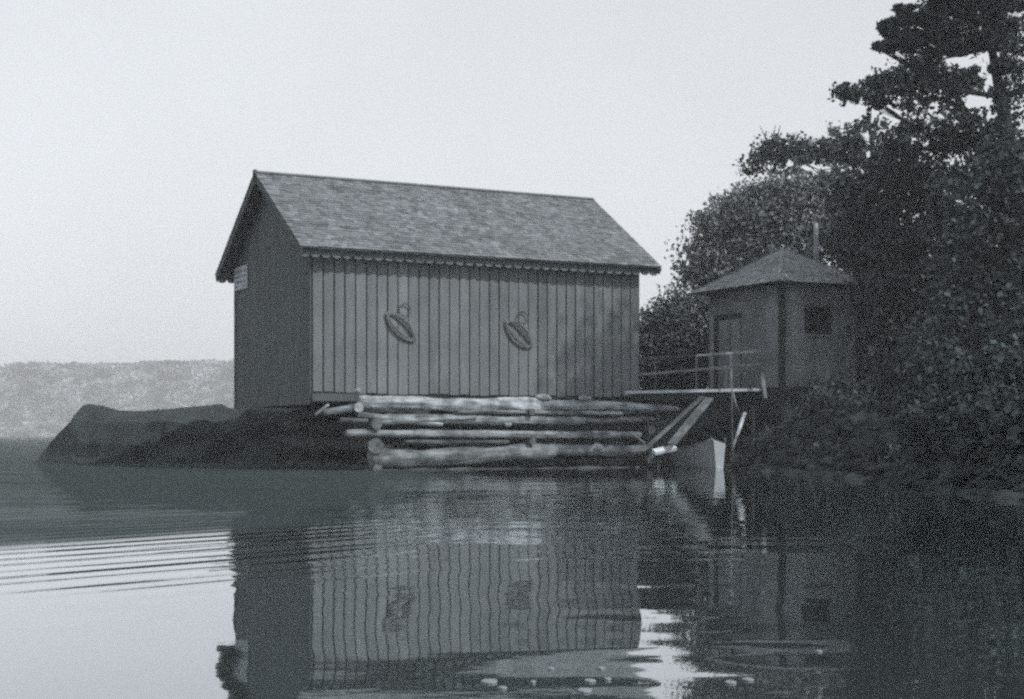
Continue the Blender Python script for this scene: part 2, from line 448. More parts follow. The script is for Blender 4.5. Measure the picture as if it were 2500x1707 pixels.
def tree(name, label, cat, base, lobes, leafmat, size=.16, dens=5.0, clump=.28, per=26, trunk_r=.22, elong=1.0, group=None, flat=False, keep_out=None, trunk_top=None, twigs=()):
    bx, by = base; bz = ground_z(bx, by) - .15
    root = empty(name, (bx, by, bz)); tag(root, label, cat, group)
    off = np.array((bx, by, bz)); random.seed(int(bx * 100))
    P, T = crown_points(lobes, dens, clump, per)
    for gi, (x0, y0, x1, y1) in enumerate(GAPS):      # gaps where the sky shows
        sx = 1250 + P[:, 0] / P[:, 1] * FOC; sy = HOR - (P[:, 2] - CAM_H) / P[:, 1] * FOC
        e = ((sx - (x0 + x1) / 2) / ((x1 - x0) / 2)) ** 2 + ((sy - (y0 + y1) / 2) / ((y1 - y0) / 2)) ** 2
        an = np.arctan2(sy - (y0 + y1) / 2, sx - (x0 + x1) / 2)
        e = e * (1.05 + .4 * np.sin(3 * an + gi * 1.7) + .3 * np.sin(5 * an + gi * 2.9) + .2 * np.sin(9 * an + gi))
        k = e > RNG.uniform(.6, 1.2, len(e)); P, T = P[k], T[k]
    V, F = leaf_cards(P, size, elong)
    fast_mesh('crown', V - off, F, T, leafmat, root)
    # trunk and limbs
    mb = MB(); tops = sorted(lobes, key=lambda l: l[0][2])
    tt = Vector(trunk_top or tops[-1][0]); b0 = Vector((bx, by, bz))
    N = 9; pts = []
    for i in range(N):
        t = i / (N - 1); p = b0.lerp(Vector((bx + (tt.x - bx) * t ** 1.6, by + (tt.y - by) * t ** 1.4, bz + (tt.z - bz) * t)), 1.0) if False else Vector((bx + (tt.x - bx) * t ** 1.7, by + (tt.y - by) * t ** 1.7, bz + (tt.z - bz) * t))
        p += Vector((.10 * fbm(t * 4, bx), .10 * fbm(t * 4, by, 2), 0)) * (t > 0)
        pts.append(p)
    mb.tube([p - Vector(off) for p in pts], [trunk_r * (1.25 - 1.1 * i / (N - 1)) + .01 for i in range(N)], 9, 1, .25)
    for (c, r) in lobes:
        c = Vector(c); cand = [(abs((c - p).length - 0) + 2.2 * max(0, p.z - c.z + .3), i) for i, p in enumerate(pts[1:-1], 1)]
        i = min(cand)[1]; s = pts[i]; rr = trunk_r * (1.1 - .95 * i / (N - 1)) * .5
        mid = s.lerp(c, .5) + Vector((0, 0, (-.12 if flat else .18) * (c - s).length))
        mb.tube([p - Vector(off) for p in (s, s.lerp(mid, .6), mid, mid.lerp(c, .6), c)], [rr, rr * .8, rr * .6, rr * .42, rr * .15], 6, 1, .2)
        for q in range(3):
            e = c + Vector((random.uniform(-1, 1) * r[0], random.uniform(-1, 1) * r[1], random.uniform(-.3, 1) * r[2])) * .9
            mb.tube([p - Vector(off) for p in (mid, mid.lerp(e, .5) + Vector((0, 0, .05)), e)], [rr * .4, rr * .25, .006], 5)
    for (a, b) in twigs:
        a, b = Vector(a), Vector(b)
        mb.tube([p - Vector(off) for p in (a, a.lerp(b, .5) + Vector((0, 0, -.06)), b)], [.035, .025, .008], 5)
    mb.build('trunk', M['bark'], root)
    return root

# pale-leaved tree behind the hut
YD = 48.0
lobesD = [lobe(*a, YD) for a in ((1800, 520, 75, 55), (1760, 575, 75, 65), (1730, 640, 68, 55), (1860, 500, 85, 55), (1930, 480, 80, 55), (2000, 470, 70, 60), (1850, 590, 100, 70), (1950, 580, 110, 80), (1780, 690, 90, 60), (1692, 668, 36, 36), (2040, 560, 60, 80), (1880, 690, 90, 60), (1715, 545, 28, 26), (1640, 860, 60, 90), (1710, 870, 70, 90), (1600, 930, 50, 60))]
tree('broadleaf_tree', 'pale rounded broadleaf tree rising directly behind the small hut roof', 'tree', (8.4, 48.5), lobesD, M['leafl'], .11, 8, .26, 44, .2, trunk_top=px(1900, 520, YD))
# low trees between the two buildings
YE = 46.5
lobesE = [lobe(*a, YE) for a in ((1612, 765, 42, 40), (1588, 830, 34, 60), (1655, 740, 38, 34), (1650, 810, 70, 65), (1720, 770, 50, 50), (1600, 900, 50, 60), (1680, 890, 70, 70), (1640, 960, 90, 40), (1722, 890, 45, 70), (1590, 800, 30, 40))]
tree('shrubby_tree', 'low bushy tree filling the gap between boathouse and hut', 'tree', (5.5, 47.0), lobesE, M['leafe'], .10, 9, .22, 44, .1)
# spiky topped tree above the pale one
YC = 50.0
lobesC = [lobe(*a, YC) for a in ((1875, 372, 36, 26), (1840, 405, 30, 14), (1915, 362, 50, 22), (1975, 362, 55, 26), (1930, 398, 70, 24), (2030, 372, 50, 36), (2075, 335, 50, 34), (2130, 320, 50, 32), (2110, 390, 70, 50), (2190, 400, 70, 70))]
tree('spiky_tree', 'tree with bare spiky twigs at its left tip above the pale tree', 'tree', (12.0, 50.5), lobesC, M['leafm'], .12, 8.0, .20, 34, .2, flat=True,
     keep_out=[(1920, 395, 948, 420), (1955, 398, 975, 416), (1912, 388, 938, 412), (1960, 398, 2025, 420), (2106, 318, 2122, 350), (2112, 365, 2132, 385)],
     twigs=[(px(1885, 365, YC), px(1856, 308, YC)), (px(1885, 350, YC), px(1893, 305, YC)), (px(1893, 345, YC), px(1905, 305, YC)), (px(1870, 385, YC), px(1832, 358, YC)), (px(1860, 412, YC), px(1792, 402, YC)), (px(1915, 350, YC), px(1945, 322, YC)), (px(1862, 420, YC), px(1815, 418, YC))])
# layered oak
YB = 40.0
lobesB = [lobe(*a, YB) for a in ((2072, 228, 22, 13), (2110, 235, 34, 17), (2140, 205, 32, 24), (2180, 215, 55, 34), (2225, 190, 50, 38), (2245, 155, 28, 18), (2280, 200, 60, 46), (2285, 130, 26, 50), (2340, 198, 60, 32), (2390, 192, 30, 26), (2150, 262, 30, 12), (2250, 262, 55, 14), (2330, 262, 40, 22), (2230, 312, 38, 26), (2300, 330, 80, 45), (2400, 320, 90, 50), (2460, 250, 40, 60), (2210, 345, 60, 40), (2440, 400, 90, 60))]
tree('oak_tree', 'dark oak with long layered limbs reaching left against the sky', 'tree', (14.2, 41.0), lobesB, M['leafd'], .11, 8.5, .17, 38, .3, flat=True,
     keep_out=[(2385, 232, 2415, 264), (2354, 234, 2405, 266), (2148, 258, 2186, 292), (2395, 175, 2440, 205), (2440, 180, 2470, 200), (2226, 250, 2250, 268), (2258, 264, 2275, 284), (2410, 272, 2436, 292)])
# pine at the right edge
YA = 36.0
lobesA = [lobe(*a, YA) for a in ((2360, 20, 90, 40), (2450, 40, 60, 60), (2290, 12, 55, 14), (2330, 60, 60, 26), (2380, 95, 70, 36), (2450, 110, 50, 30), (2300, 60, 30, 60), (2420, 160, 50, 14), (2460, 165, 26, 26), (2400, -30, 130, 50), (2690, -20, 150, 150), (2600, 120, 100, 100))]
def bough(x0, y0, x1, y1, w0, w1, n):
    return [lobe(x0 + (x1 - x0) * i / (n - 1), y0 + (y1 - y0) * i / (n - 1) + 3 * math.sin(i * 2.4), abs(x1 - x0) / n * .8, w0 + (w1 - w0) * i / (n - 1), YA, .12 + .5 * i / n) for i in range(n)]
lobesA += bough(2155, 64, 2228, 112, 3, 10, 8) + bough(2142, 114, 2185, 110, 2, 4, 5) + bough(2174, 53, 2225, 50, 1, 4, 5) + bough(2196, 20, 2262, 46, 2, 8, 7) + bough(2228, 86, 2296, 92, 5, 9, 7)
tree('pine_tree', 'tall pine with ragged horizontal boughs at the top right corner', 'tree', (12.4, 36.4), lobesA, M['needle'], .075, 11, .12, 60, .28, elong=1.7, flat=True,
     keep_out=[(2228, 60, 2276, 80), (2312, 36, 2328, 52), (2310, 110, 2330, 128), (2230, 22, 2250, 34), (2306, 118, 2322, 144), (2240, 114, 2262, 122)], trunk_top=px(2400, 0, YA))
# the dark wood by the shore
YF = 40.5
lobesF = [lobe(*a, YF) for a in ((2110, 470, 65, 60), (2190, 440, 80, 60), (2100, 570, 70, 80), (2200, 550, 90, 90), (2130, 670, 60, 80), (2220, 680, 90, 90), (2160, 790, 60, 80), (2290, 470, 90, 80), (2320, 600, 90, 100), (2240, 810, 80, 80), (2060, 440, 36, 40), (2170, 890, 55, 60), (2290, 720, 80, 90), (2260, 900, 80, 80), (2350, 820, 90, 90), (2380, 700, 90, 90), (2300, 960, 90, 50))]
tree('dense_tree', 'dense dark tree standing close against the right end of the hut', 'tree', (11.6, 41.5), lobesF, M['leafd'], .14, 6.5, .28, 34, .25)
YG = 33.0
lobesG = [lobe(*a, YG) for a in ((2400, 480, 100, 90), (2460, 400, 70, 90), (2380, 620, 100, 100), (2480, 560, 90, 100), (2350, 760, 90, 90), (2450, 740, 100, 100), (2400, 880, 110, 80), (2500, 880, 90, 90), (2310, 870, 70, 70), (2540, 700, 80, 200), (2560, 480, 60, 90), (2290, 960, 60, 50), (2380, 980, 80, 50), (2470, 1010, 80, 60), (2550, 980, 80, 90), (2380, 1080, 60, 45), (2460, 1110, 70, 50), (2540, 1130, 70, 60))]
tree('shore_tree', 'dark leafy tree nearest the camera at the right edge', 'tree', (11.6, 33.5), lobesG, M['leafd'], .13, 6.5, .26, 34, .24)

YH = 47.5
lobesH = [lobe(*a, YH) for a in ((2070, 560, 60, 80), (2100, 660, 60, 90), (2120, 780, 70, 100), (2150, 900, 70, 80), (2180, 640, 80, 100), (2080, 740, 40, 80), (2240, 760, 80, 100))]
tree('back_tree', 'dark tree half hidden behind the right end of the hut', 'tree', (11.2, 48.0), lobesH, M['leafm'], .13, 7, .26, 34, .2)

# tall tree right of the frame: its shade falls on the end of the long wall and the crib
lobesS = [((14.8, 30, 16.7), (2.0, 1.6, 1.8)), ((15.8, 30.3, 17.6), (1.6, 1.4, 1.2)), ((13.3, 29.6, 15.6), (1.0, .9, .8))]
tree('tall_tree', 'tall tree standing on the bank just beyond the right edge of the photo', 'tree', (21.5, 31.0), lobesS, M['leafd'], .16, 2.6, .3, 22, .26)

# bushes along the bank
def bush(x, y, rx, rz, label, m='leafd', size=.11):
    z = ground_z(x, y)
    lb = [((x + random.uniform(-.5, .5) * rx, y + random.uniform(-.4, .4) * rx, z + rz * random.uniform(.3, .8)), (rx * random.uniform(.45, .7), rx * .6, rz * random.uniform(.4, .6))) for _ in range(5)]
    root = empty('shrub', (x, y, z)); tag(root, label, 'shrub', 'shrubs along the dark bank')
    P, T = crown_points(lb, 9, .16, 18); V, F = leaf_cards(P, size)
    off = np.array((x, y, z)); fast_mesh('foliage', V - off, F, T, M[m], root)
    mb = MB()
    for c, r in lb:
        c = Vector(c) - Vector((x, y, z)); mb.tube([(0, 0, -.1), c * .5 + Vector((0, 0, .05)), c], [.03, .02, .008], 5)
    mb.build('stem', M['bark'], root)
bush(10.2, 38.6, 1.1, 1.2, 'broad dark shrub below the right wall of the hut')
bush(9.3, 35.2, .9, .9, 'rounded dark shrub on the bank right of the beached boat')
bush(8.6, 30.0, .9, 1.1, 'leafy dark shrub at the water edge below the nearest tree')
bush(8.2, 24.6, 1.1, 1.0, 'low dark shrub covering the bank at the lower right, nearest the water')
bush(8.4, 22.2, 1.1, 1.1, 'dark shrub at the lower right corner of the bank, partly cut by the frame')
bush(8.0, 26.2, .9, .8, 'dark shrub between the two lowest shrubs and the largest one')
bush(7.5, 21.6, .8, .8, 'dark shrub overhanging the water, farthest right of the bank shrubs')
bush(7.4, 23.4, .8, .7, 'dark waterside shrub left of the one that overhangs the water')
bush(7.3, 25.4, .7, .6, 'small waterside shrub below the three lowest shrubs')
bush(9.0, 31.6, .9, .8, 'shrub beside the large pale boulder on the right bank')
bush(8.3, 38.9, .8, .6, 'shrub directly below the near corner of the hut')
bush(7.6, 37.2, .6, .6, 'small shrub just right of the white pole', 'leafm', .09)
bush(9.4, 27.5, 1.2, 1.5, 'largest dark shrub at the right edge of the frame')
bush(7.9, 33.4, .6, .55, 'low spreading shrub half way along the bank', 'leafm', .09)

def undergrowth():
    n = 30000
    y = 17 + 30 * RNG.random(n) ** 1.25; o = RNG.random(n) ** 1.3 * 8 + .25
    C = np.empty((n, 3)); k = 0; T = np.empty(n)
    for i in range(n):
        x = shore_x(y[i]) + o[i]
        f = fbm(x * 1.1, y[i] * 1.1, 7, 2)
        if f < -.3: continue
        if 40.5 < y[i] < 46 and x < 9.6: continue
        C[k] = (x, y[i], ground_z(x, y[i]) + .02 + random.random() ** 2 * .35 * (f + .5)); T[k] = .5 + 1.1 * random.random() * (1 + f); k += 1
    V, F = leaf_cards(C[:k], .12)
    fast_mesh('undergrowth', V, F, T[:k], M['leafd'], kind='stuff')
undergrowth()

def boulders():
    specs = [(7.0, 36.6, .32, 'rounded boulder at the waterline just right of the boat bow'), (7.3, 35.0, .25, 'small boulder at the waterline, second from the boat'),
             (7.6, 33.0, .38, 'wet boulder under the low spreading shrub'), (7.2, 30.8, .30, 'boulder at the water edge left of the leafy shrub'),
             (10.3, 32.0, .55, 'largest pale rounded boulder high on the right bank'), (8.1, 36.0, .28, 'angular boulder half way up the bank'),
             (7.9, 28.6, .34, 'boulder nearest the camera on the right shore'), (6.5, 38.2, .24, 'boulder beside the boat under the gangway end'),
             (8.9, 33.9, .26, 'small pale boulder in the undergrowth'), (5.9, 39.6, .3, 'boulder behind the boat under the gangway')]
    for i, (x, y, r, lab) in enumerate(specs):
        mb = MB(); mb.rock((0, 0, 0), r, i * 3.7, 1.0 + .8 * (i in (4, 8)), 3, (1.25, 1, .75), .45)
        o = mb.build('boulder', M['rock'], label=lab, cat='boulder', group='boulders on the bank'); o.location = (x, y, ground_z(x, y) + r * .25)
boulders()
def scree():
    mb = MB()
    for i in range(1000):
        y = random.uniform(17.5, 43); x = shore_x(y) + abs(random.gauss(.2, 1.5)) - .3
        r = random.uniform(.05, .22); mb.rock((x, y, max(ground_z(x, y), -.1) + r * .3), r, i * 1.7, random.uniform(.5, 1.2), 1, (1.3, 1.1, .7), .4)
    mb.build('shore_stones', M['rock'], kind='stuff')
scree()

# ------------------------------------------------------------------ boathouse
ROT = math.atan2(.449, .893)
A = Vector((-4.758, 36.0, 0)); U = Vector((.893, .449, 0)); Vv = Vector((-.449, .893, 0))
LN, WD, OE, OG = 9.07, 6.25, .496, .433
ZE, ZR = 5.27, 7.54
SL = (ZR - ZE) / (WD / 2 + OE)

def shingles(mb, p0, ex, eq, width_at, length, step=.14, wmin=.11, wmax=.2, lift=.02):
    """Courses on a slope: p0 eave origin, ex along the eave, eq up the slope; width_at(q) -> (x0, x1)."""
    ex, eq = Vector(ex), Vector(eq); nn = ex.cross(eq).normalized(); q = -.03; i = 0
    while q < length - .01:
        q1 = min(q + step + .04, length); x0, x1 = width_at(max(0, q)); y0, y1 = width_at(min(q1, length))
        x = x0; row = random.uniform(.93, 1.07)
        while x < x1 - .001:
            w = random.uniform(wmin, wmax); e = min(x + w, x1)
            if x1 - e < .06: e = x1
            f0 = (x - x0) / max(1e-6, x1 - x0); f1 = (e - x0) / max(1e-6, x1 - x0)
            a = y0 + (y1 - y0) * f0; b = y0 + (y1 - y0) * f1
            if x1 - x0 > 1:
                a = min(max(x, y0), y1); b = min(max(e, y0), y1)
            j = random.uniform(-.012, .012); l = lift * random.uniform(.8, 1.5); t = row * random.choice((.7, .85, .95, 1, 1, 1.05, 1.15, 1.3))
            P0 = p0 + ex * (x + .003) + eq * (q + j) + nn * l; P1 = p0 + ex * (e - .003) + eq * (q + j) + nn * l
            P2 = p0 + ex * b + eq * q1 + nn * .004; P3 = p0 + ex * a + eq * q1 + nn * .004
            mb.face([P0, P1, P2, P3], t)
            mb.face([P0 - nn * l, P1 - nn * l, P1, P0], t * .7)
            x = e
        q += step; i += 1

def boathouse():
    root = empty('boathouse', A, ROT)
    tag(root, 'large gabled wooden boathouse with vertical boards standing on a log crib', 'boathouse')
    # long wall: boards and open joints
    mb = MB(); n = 33; w = LN / n
    for i in range(n):
        g = random.uniform(.013, .024); zb = 1.85 + random.uniform(-.03, .02)
        if i < 3: zb += .02
        mb.box(i * w + g, (i + 1) * w - g, -.03 - random.uniform(0, .012), 0, zb, 5.44, random.choice((.85, .95, 1, 1, 1.05, 1.12)) * (1.25 if i == 8 else 1))
    mb.build('wall', M['board'], root)
    mb = MB(); mb.box(.01, LN - .01, .002, .08, 1.84, 5.44); mb.build('wall_lining', M['gap'], root)
    # gable wall facing left
    def roof_z(y): return ZE + SL * ((y + OE) if y < WD / 2 else (WD + OE - y)) - .09
    def gable(x0, x1, name, flip):
        mb = MB(); n = 26; w = WD / n
        for i in range(n):
            y0, y1 = i * w + .006, (i + 1) * w - .006; j = random.uniform(0, .006)
            ym = [y0, y1] if not (y0 < WD / 2 < y1) else [y0, WD / 2, y1]
            zs = [roof_z(y) for y in ym]; t = random.uniform(.93, 1.07)
            xo, xi = (x0 - j, x1) if not flip else (x0, x1 + j)
            F0 = [(xo, ym[0], 1.58), (xo, ym[-1], 1.58)] + [(xo, y, z) for y, z in reversed(list(zip(ym, zs)))]
            F1 = [(xi, p[1], p[2]) for p in F0]
            mb.face(F0[::-1], t); mb.face(F1, t)
            m = len(F0)
            for k in range(m):
                a, b = k, (k + 1) % m; mb.face([F0[a], F0[b], F1[b], F1[a]], t * .6)
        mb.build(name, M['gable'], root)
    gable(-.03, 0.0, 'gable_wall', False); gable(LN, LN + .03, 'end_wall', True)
    mb = MB()
    for x in (.004, LN - .03):
        mb.face([(x, .0, 1.6), (x, WD, 1.6), (x, WD, roof_z(WD) - .03), (x, WD / 2, roof_z(WD / 2) - .03), (x, 0, roof_z(0) - .03)])
    mb.box(0.02, LN - .02, WD - .05, WD, 1.6, 5.44); mb.build('inner_lining', M['gap'], root)
    mb = MB(); mb.box(-.055, -.032, -.045, .09, 1.6, 5.4, .9); mb.build('corner_board', M['trim'], root)
    mb = MB(); mb.box(-.055, -.032, WD - .1, WD + .03, 1.58, 5.4, .9)
    mb.build('corner_board', M['trim'], root)
    # floor and sill timbers
    mb = MB(); mb.box(.0, LN, .0, WD, 1.74, 1.83)
    for x in np.linspace(.1, LN - .1, 12): mb.box(x - .06, x + .06, .05, WD - .05, 1.6, 1.74)
    mb.box(-.02, LN, .0, .16, 1.62, 1.84); mb.build('floor', M['dark'], root)
    mb = MB(); mb.bar((-.02, -.06, 1.745), (1.35, -.06, 1.745), .12, .18, .75); mb.build('sill', M['gable'], root)
    # roof
    x0, x1 = -OG, 9.45; hw = WD / 2 + OE; sl = math.hypot(hw, ZR - ZE); cq, sq = hw / sl, (ZR - ZE) / sl
    mb = MB()
    for s in (0, 1):
        ye = -OE if s == 0 else WD + OE; yr = WD / 2
        dz = .045
        for (za, zb) in ((-dz, -.004),):
            P = [(x0, ye, ZE + za), (x1, ye, ZE + za), (x1, yr, ZR + za), (x0, yr, ZR + za), (x0, ye, ZE + zb), (x1, ye, ZE + zb), (x1, yr, ZR + zb), (x0, yr, ZR + zb)]
            for q in ((0, 1, 2, 3), (4, 5, 6, 7), (0, 1, 5, 4), (1, 2, 6, 5), (2, 3, 7, 6), (3, 0, 4, 7)): mb.face([P[i] for i in q])
    mb.build('roof_deck', M['trim'], root)
    mb = MB()
    shingles(mb, Vector((x0 - .02, -OE, ZE)), (1, 0, 0), (0, cq, sq), lambda q: (0, x1 - x0 + .04), sl)
    shingles(mb, Vector((x1 + .02, WD + OE, ZE)), (-1, 0, 0), (0, -cq, sq), lambda q: (0, x1 - x0 + .04), sl)
    mb.bar((x0 - .02, WD / 2 - .05, ZR + .012), (x1 + .02, WD / 2 - .05, ZR + .012), .12, .02, .9, up=(0, -.5, 1))
    mb.bar((x0 - .02, WD / 2 + .05, ZR + .012), (x1 + .02, WD / 2 + .05, ZR + .012), .12, .02, .9, up=(0, .5, 1))
    mb.build('roof', M['shingle'], root)
    # scalloped eave boards, both sides
    for s in (0, 1):
        y = -OE + .15 if s == 0 else WD + OE - .15; mb = MB(); n = 37; w = (x1 - x0) / n
        mb.box(x0, x1, y - .012, y + .012, ZE - .15, ZE + .03)
        for i in range(n):
            xa = x0 + i * w; pts = [(xa + w * .5 - w * .46 * math.cos(math.pi * k / 8), ZE - .15 - .085 * math.sin(math.pi * k / 8)) for k in range(9)]
            mb.face([(p, y - .014, z) for p, z in pts], 1.5); mb.face([(p, y + .014, z) for p, z in pts][::-1], 1.5)
            for k in range(8):
                mb.face([(pts[k][0], y - .014, pts[k][1]), (pts[k + 1][0], y - .014, pts[k + 1][1]), (pts[k + 1][0], y + .014, pts[k + 1][1]), (pts[k][0], y + .014, pts[k][1])])
        mb.build('eave_board', M['trim'], root)
    # soffit and rake boards
    for s in (0, 1):
        ye = -OE if s == 0 else WD + OE; mb = MB()
        mb.bar((x0 + .015, ye, ZE - .13), (x0 + .015, WD / 2, ZR - .13), .03, .17, .9, up=(0, -1 if s == 0 else 1, 1))
        mb.build('rake_board', M['trim'], root); mb = MB()
        mb.bar((x1 - .015, ye, ZE - .13), (x1 - .015, WD / 2, ZR - .13), .03, .17, .9, up=(0, -1 if s == 0 else 1, 1))
        mb.build('rake_board', M['trim'], root)
    mb = MB(); mb.box(x0 - .04, x0 + .05, WD / 2 - .05, WD / 2 + .05, ZR - .2, ZR + .06); mb.build('finial', M['dark'], root)
    return root
boathouse()

def coil(u, z, label, seed, tilt=-.72):
    root = empty('rope_coil', A + U * u - Vv * .075 + Vector((0, 0, z)), ROT); tag(root, label, 'rope coil', 'dark coils hanging on the long wall')
    rnd = random.Random(seed); mb = MB(); n = 26; ca, sa = math.cos(tilt), math.sin(tilt); pts = []
    for k in range(7 * n + 1):
        t = k / n; a = 2 * math.pi * t; i = int(t)
        rr = random.Random(seed * 31 + i); ax_, ay_ = .46 + rr.uniform(-.08, .06), .19 + rr.uniform(-.10, .04)
        x, y = ax_ * math.cos(a), ay_ * math.sin(a)
        pts.append((x * ca - y * sa, -.012 * (i % 3) - .004 * math.sin(a * 2), x * sa + y * ca))
    mb.tube(pts, [.014] * len(pts), 6); mb.build('rope', M['rope'], root)
    mb = MB(); pts = [(.10 + .15 * math.cos(2 * math.pi * k / 20), -.02, .42 + .15 * math.sin(2 * math.pi * k / 20)) for k in range(41)]
    mb.tube(pts, [.013] * 41, 6); mb.build('loop', M['rope'], root)
    mb = MB(); mb.tube([(.1, .07, .57), (.1, -.05, .58)], [.012, .012], 6); mb.build('peg', M['dark'], root)
coil(2.25, 3.48, 'dark oval coil hanging on the long boathouse wall, left of its centre', 3)
coil(5.48, 3.40, 'dark oval coil hanging on the long boathouse wall, right of its centre', 8)

def sign():
    mb = MB(); root = empty('sign', A, ROT); tag(root, 'pale rectangular sign with faint lines of lettering high on the gable wall', 'sign')
    mb.box(-.075, -.05, 5.02, 6.22, 4.78, 5.40); mb.build('sign_board', mat('sign_paint', .42, .12, (4, 4, 4)), root)
    lm = mat('faded_letters', .20, .3, (9, 9, 9))
    for r, z in enumerate((5.27, 5.13, 4.99, 4.87)):          # rows of lettering too worn to read
        y = 5.10; mb = MB()
        while y < 6.1:
            w = random.uniform(.03, .08); h = .028 if r else .04
            if random.random() < .82: mb.box(-.079, -.0755, y, y + w, z - h, z + h)
            y += w + .018
        mb.build('lettering', lm, root)
sign()

# ------------------------------------------------------------------ log crib
def crib():
    root = empty('log_crib', A, ROT); tag(root, 'open crib of weathered horizontal logs filled with stones under the boathouse', 'log crib')
    def logx(x0, x1, y, z0, z1, r0, r1, m='log', sag=0, t=1.0, seed=0):
        n = max(8, int((x1 - x0) / .16)); mb = MB(); pts = []; rr = []
        for i in range(n + 1):
            k = i / n; x = x0 + (x1 - x0) * k
            pts.append((x, y + .05 * fbm(x * .5, seed, 1), z0 + (z1 - z0) * k - sag * math.sin(math.pi * k) + .035 * fbm(x * .8, seed * 2, 4)))
            kn = .22 * max(0, fbm(x * 2.2, seed * 3 + 9, 1, 2)) ; e = .88 + .12 * min(1, min(i, n - i) / 1.0)
            rr.append((r0 + (r1 - r0) * k) * (1 + kn) * e)
        mb.tube(pts, rr, 24, t, .42, t * 1.1, seed * 5.1)
        mb.build('log', M[m], root)
    def logy(x, y0, y1, z, r, t=1.0, seed=0, dz=0):
        mb = MB(); n = 14; pts = [(x + .05 * fbm(i * .4, seed), y0 + (y1 - y0) * i / n, z + dz * i / n + .03 * fbm(i * .5, seed, 3)) for i in range(n + 1)]
        mb.tube(pts, [r * (1 + .1 * fbm(i * .6, seed * 2)) for i in range(n + 1)], 14, t * .5, .2, t * 1.2, seed * 3.3)
        mb.build('log', M['logx'], root)
    # front face, top course first
    logx(1.06, 5.9, -.36, 1.63, 1.60, .165, .17, t=1.35, seed=1)
    logx(5.6, 10.1, -.33, 1.60, 1.57, .15, .07, t=1.05, seed=2)
    logx(1.0, 3.2, -.42, 1.33, 1.12, .07, .06, t=1.1, seed=3)
    logx(1.7, 7.2, -.36, 1.25, 1.23, .11, .10, t=1.0, seed=4)
    logx(7.0, 9.4, -.3, 1.26, 1.24, .09, .06, t=.6, seed=5)  # shade at the crib's right end put into the low tint
    logx(.72, 8.9, -.40, .90, .86, .095, .085, t=.85, seed=6)
    logx(1.35, 6.4, -.35, .29, .47, .225, .15, t=.72, seed=7, sag=.05)
    logx(1.5, 4.1, -.50, 1.16, 1.28, .05, .04, t=1.0, seed=11)
    logx(3.6, 8.3, -.45, 1.44, 1.41, .05, .05, t=.8, seed=12)
    logx(2.2, 5.0, -.46, .68, .70, .05, .04, t=.35, seed=13)
    logx(8.4, 10.4, -.25, 1.47, 1.52, .07, .04, t=.8, seed=14)
    logx(6.2, 9.3, -.30, .47, .48, .15, .12, t=.5, seed=8)  # right-end shade tinted in here too
    logx(1.2, 9.0, -.28, -.12, -.12, .17, .15, t=.35, seed=9)
    # second row behind the face, its shade put into a low tint
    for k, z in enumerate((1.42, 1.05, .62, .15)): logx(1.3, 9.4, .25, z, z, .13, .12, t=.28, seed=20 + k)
    # cross logs with their round ends showing
    for k, (x, zs) in enumerate(((1.42, (1.10, .60, .02)), (5.6, (1.43, .68)), (9.1, (1.0, .2)))):
        for q, z in enumerate(zs):
            r = {0: (.14, .19, .12), 1: (.09, .10), 2: (.12, .13)}[k][q]
            logy(x + .03 * q, -.60 + .04 * q, WD - .2, z, r, .8 - .15 * k, 40 + 3 * k + q)
    logy(1.02, -.52, 4.2, 1.50, .12, 2.0, 60, -.12)
    logx(.18, 1.0, -.34, 1.40, 1.50, .085, .10, t=.75, seed=15)
    logx(.55, 1.25, -.44, 1.22, 1.20, .05, .06, t=.5, seed=16)
    for x, z, r, s in ((6.0, 1.80, .10, 1), (7.2, 1.79, .09, 2), (7.55, .48, .17, 3), (1.0, 1.9, .07, 4), (5.0, 1.10, .08, 5)):
        mb = MB(); mb.rock((0, 0, 0), r, s * 2.2, 1.2, 3, (2.2 if s < 3 else 1.2, .8, .8), .5)
        o = mb.build('knot', M['log'], root); o.location = (x, -.42, z)
    mb = MB(); mb.bar((.05, -.1, 1.33), (.36, -.2, 1.58), .05, .06, 1.2); mb.build('wedge', M['log'], root)
    mb = MB()
    for i in range(900):
        x = random.uniform(1.5, 9.2); y = random.uniform(.05, WD - .5); z = random.uniform(-.4, 1.5)
        r = random.uniform(.12, .26); mb.rock((x, y, z), r, i * .77, random.uniform(.6, 1.6), 1, (1.2, 1, .8), .4)
    mb.build('stone_fill', M['fill'], root, kind='stuff')
crib()

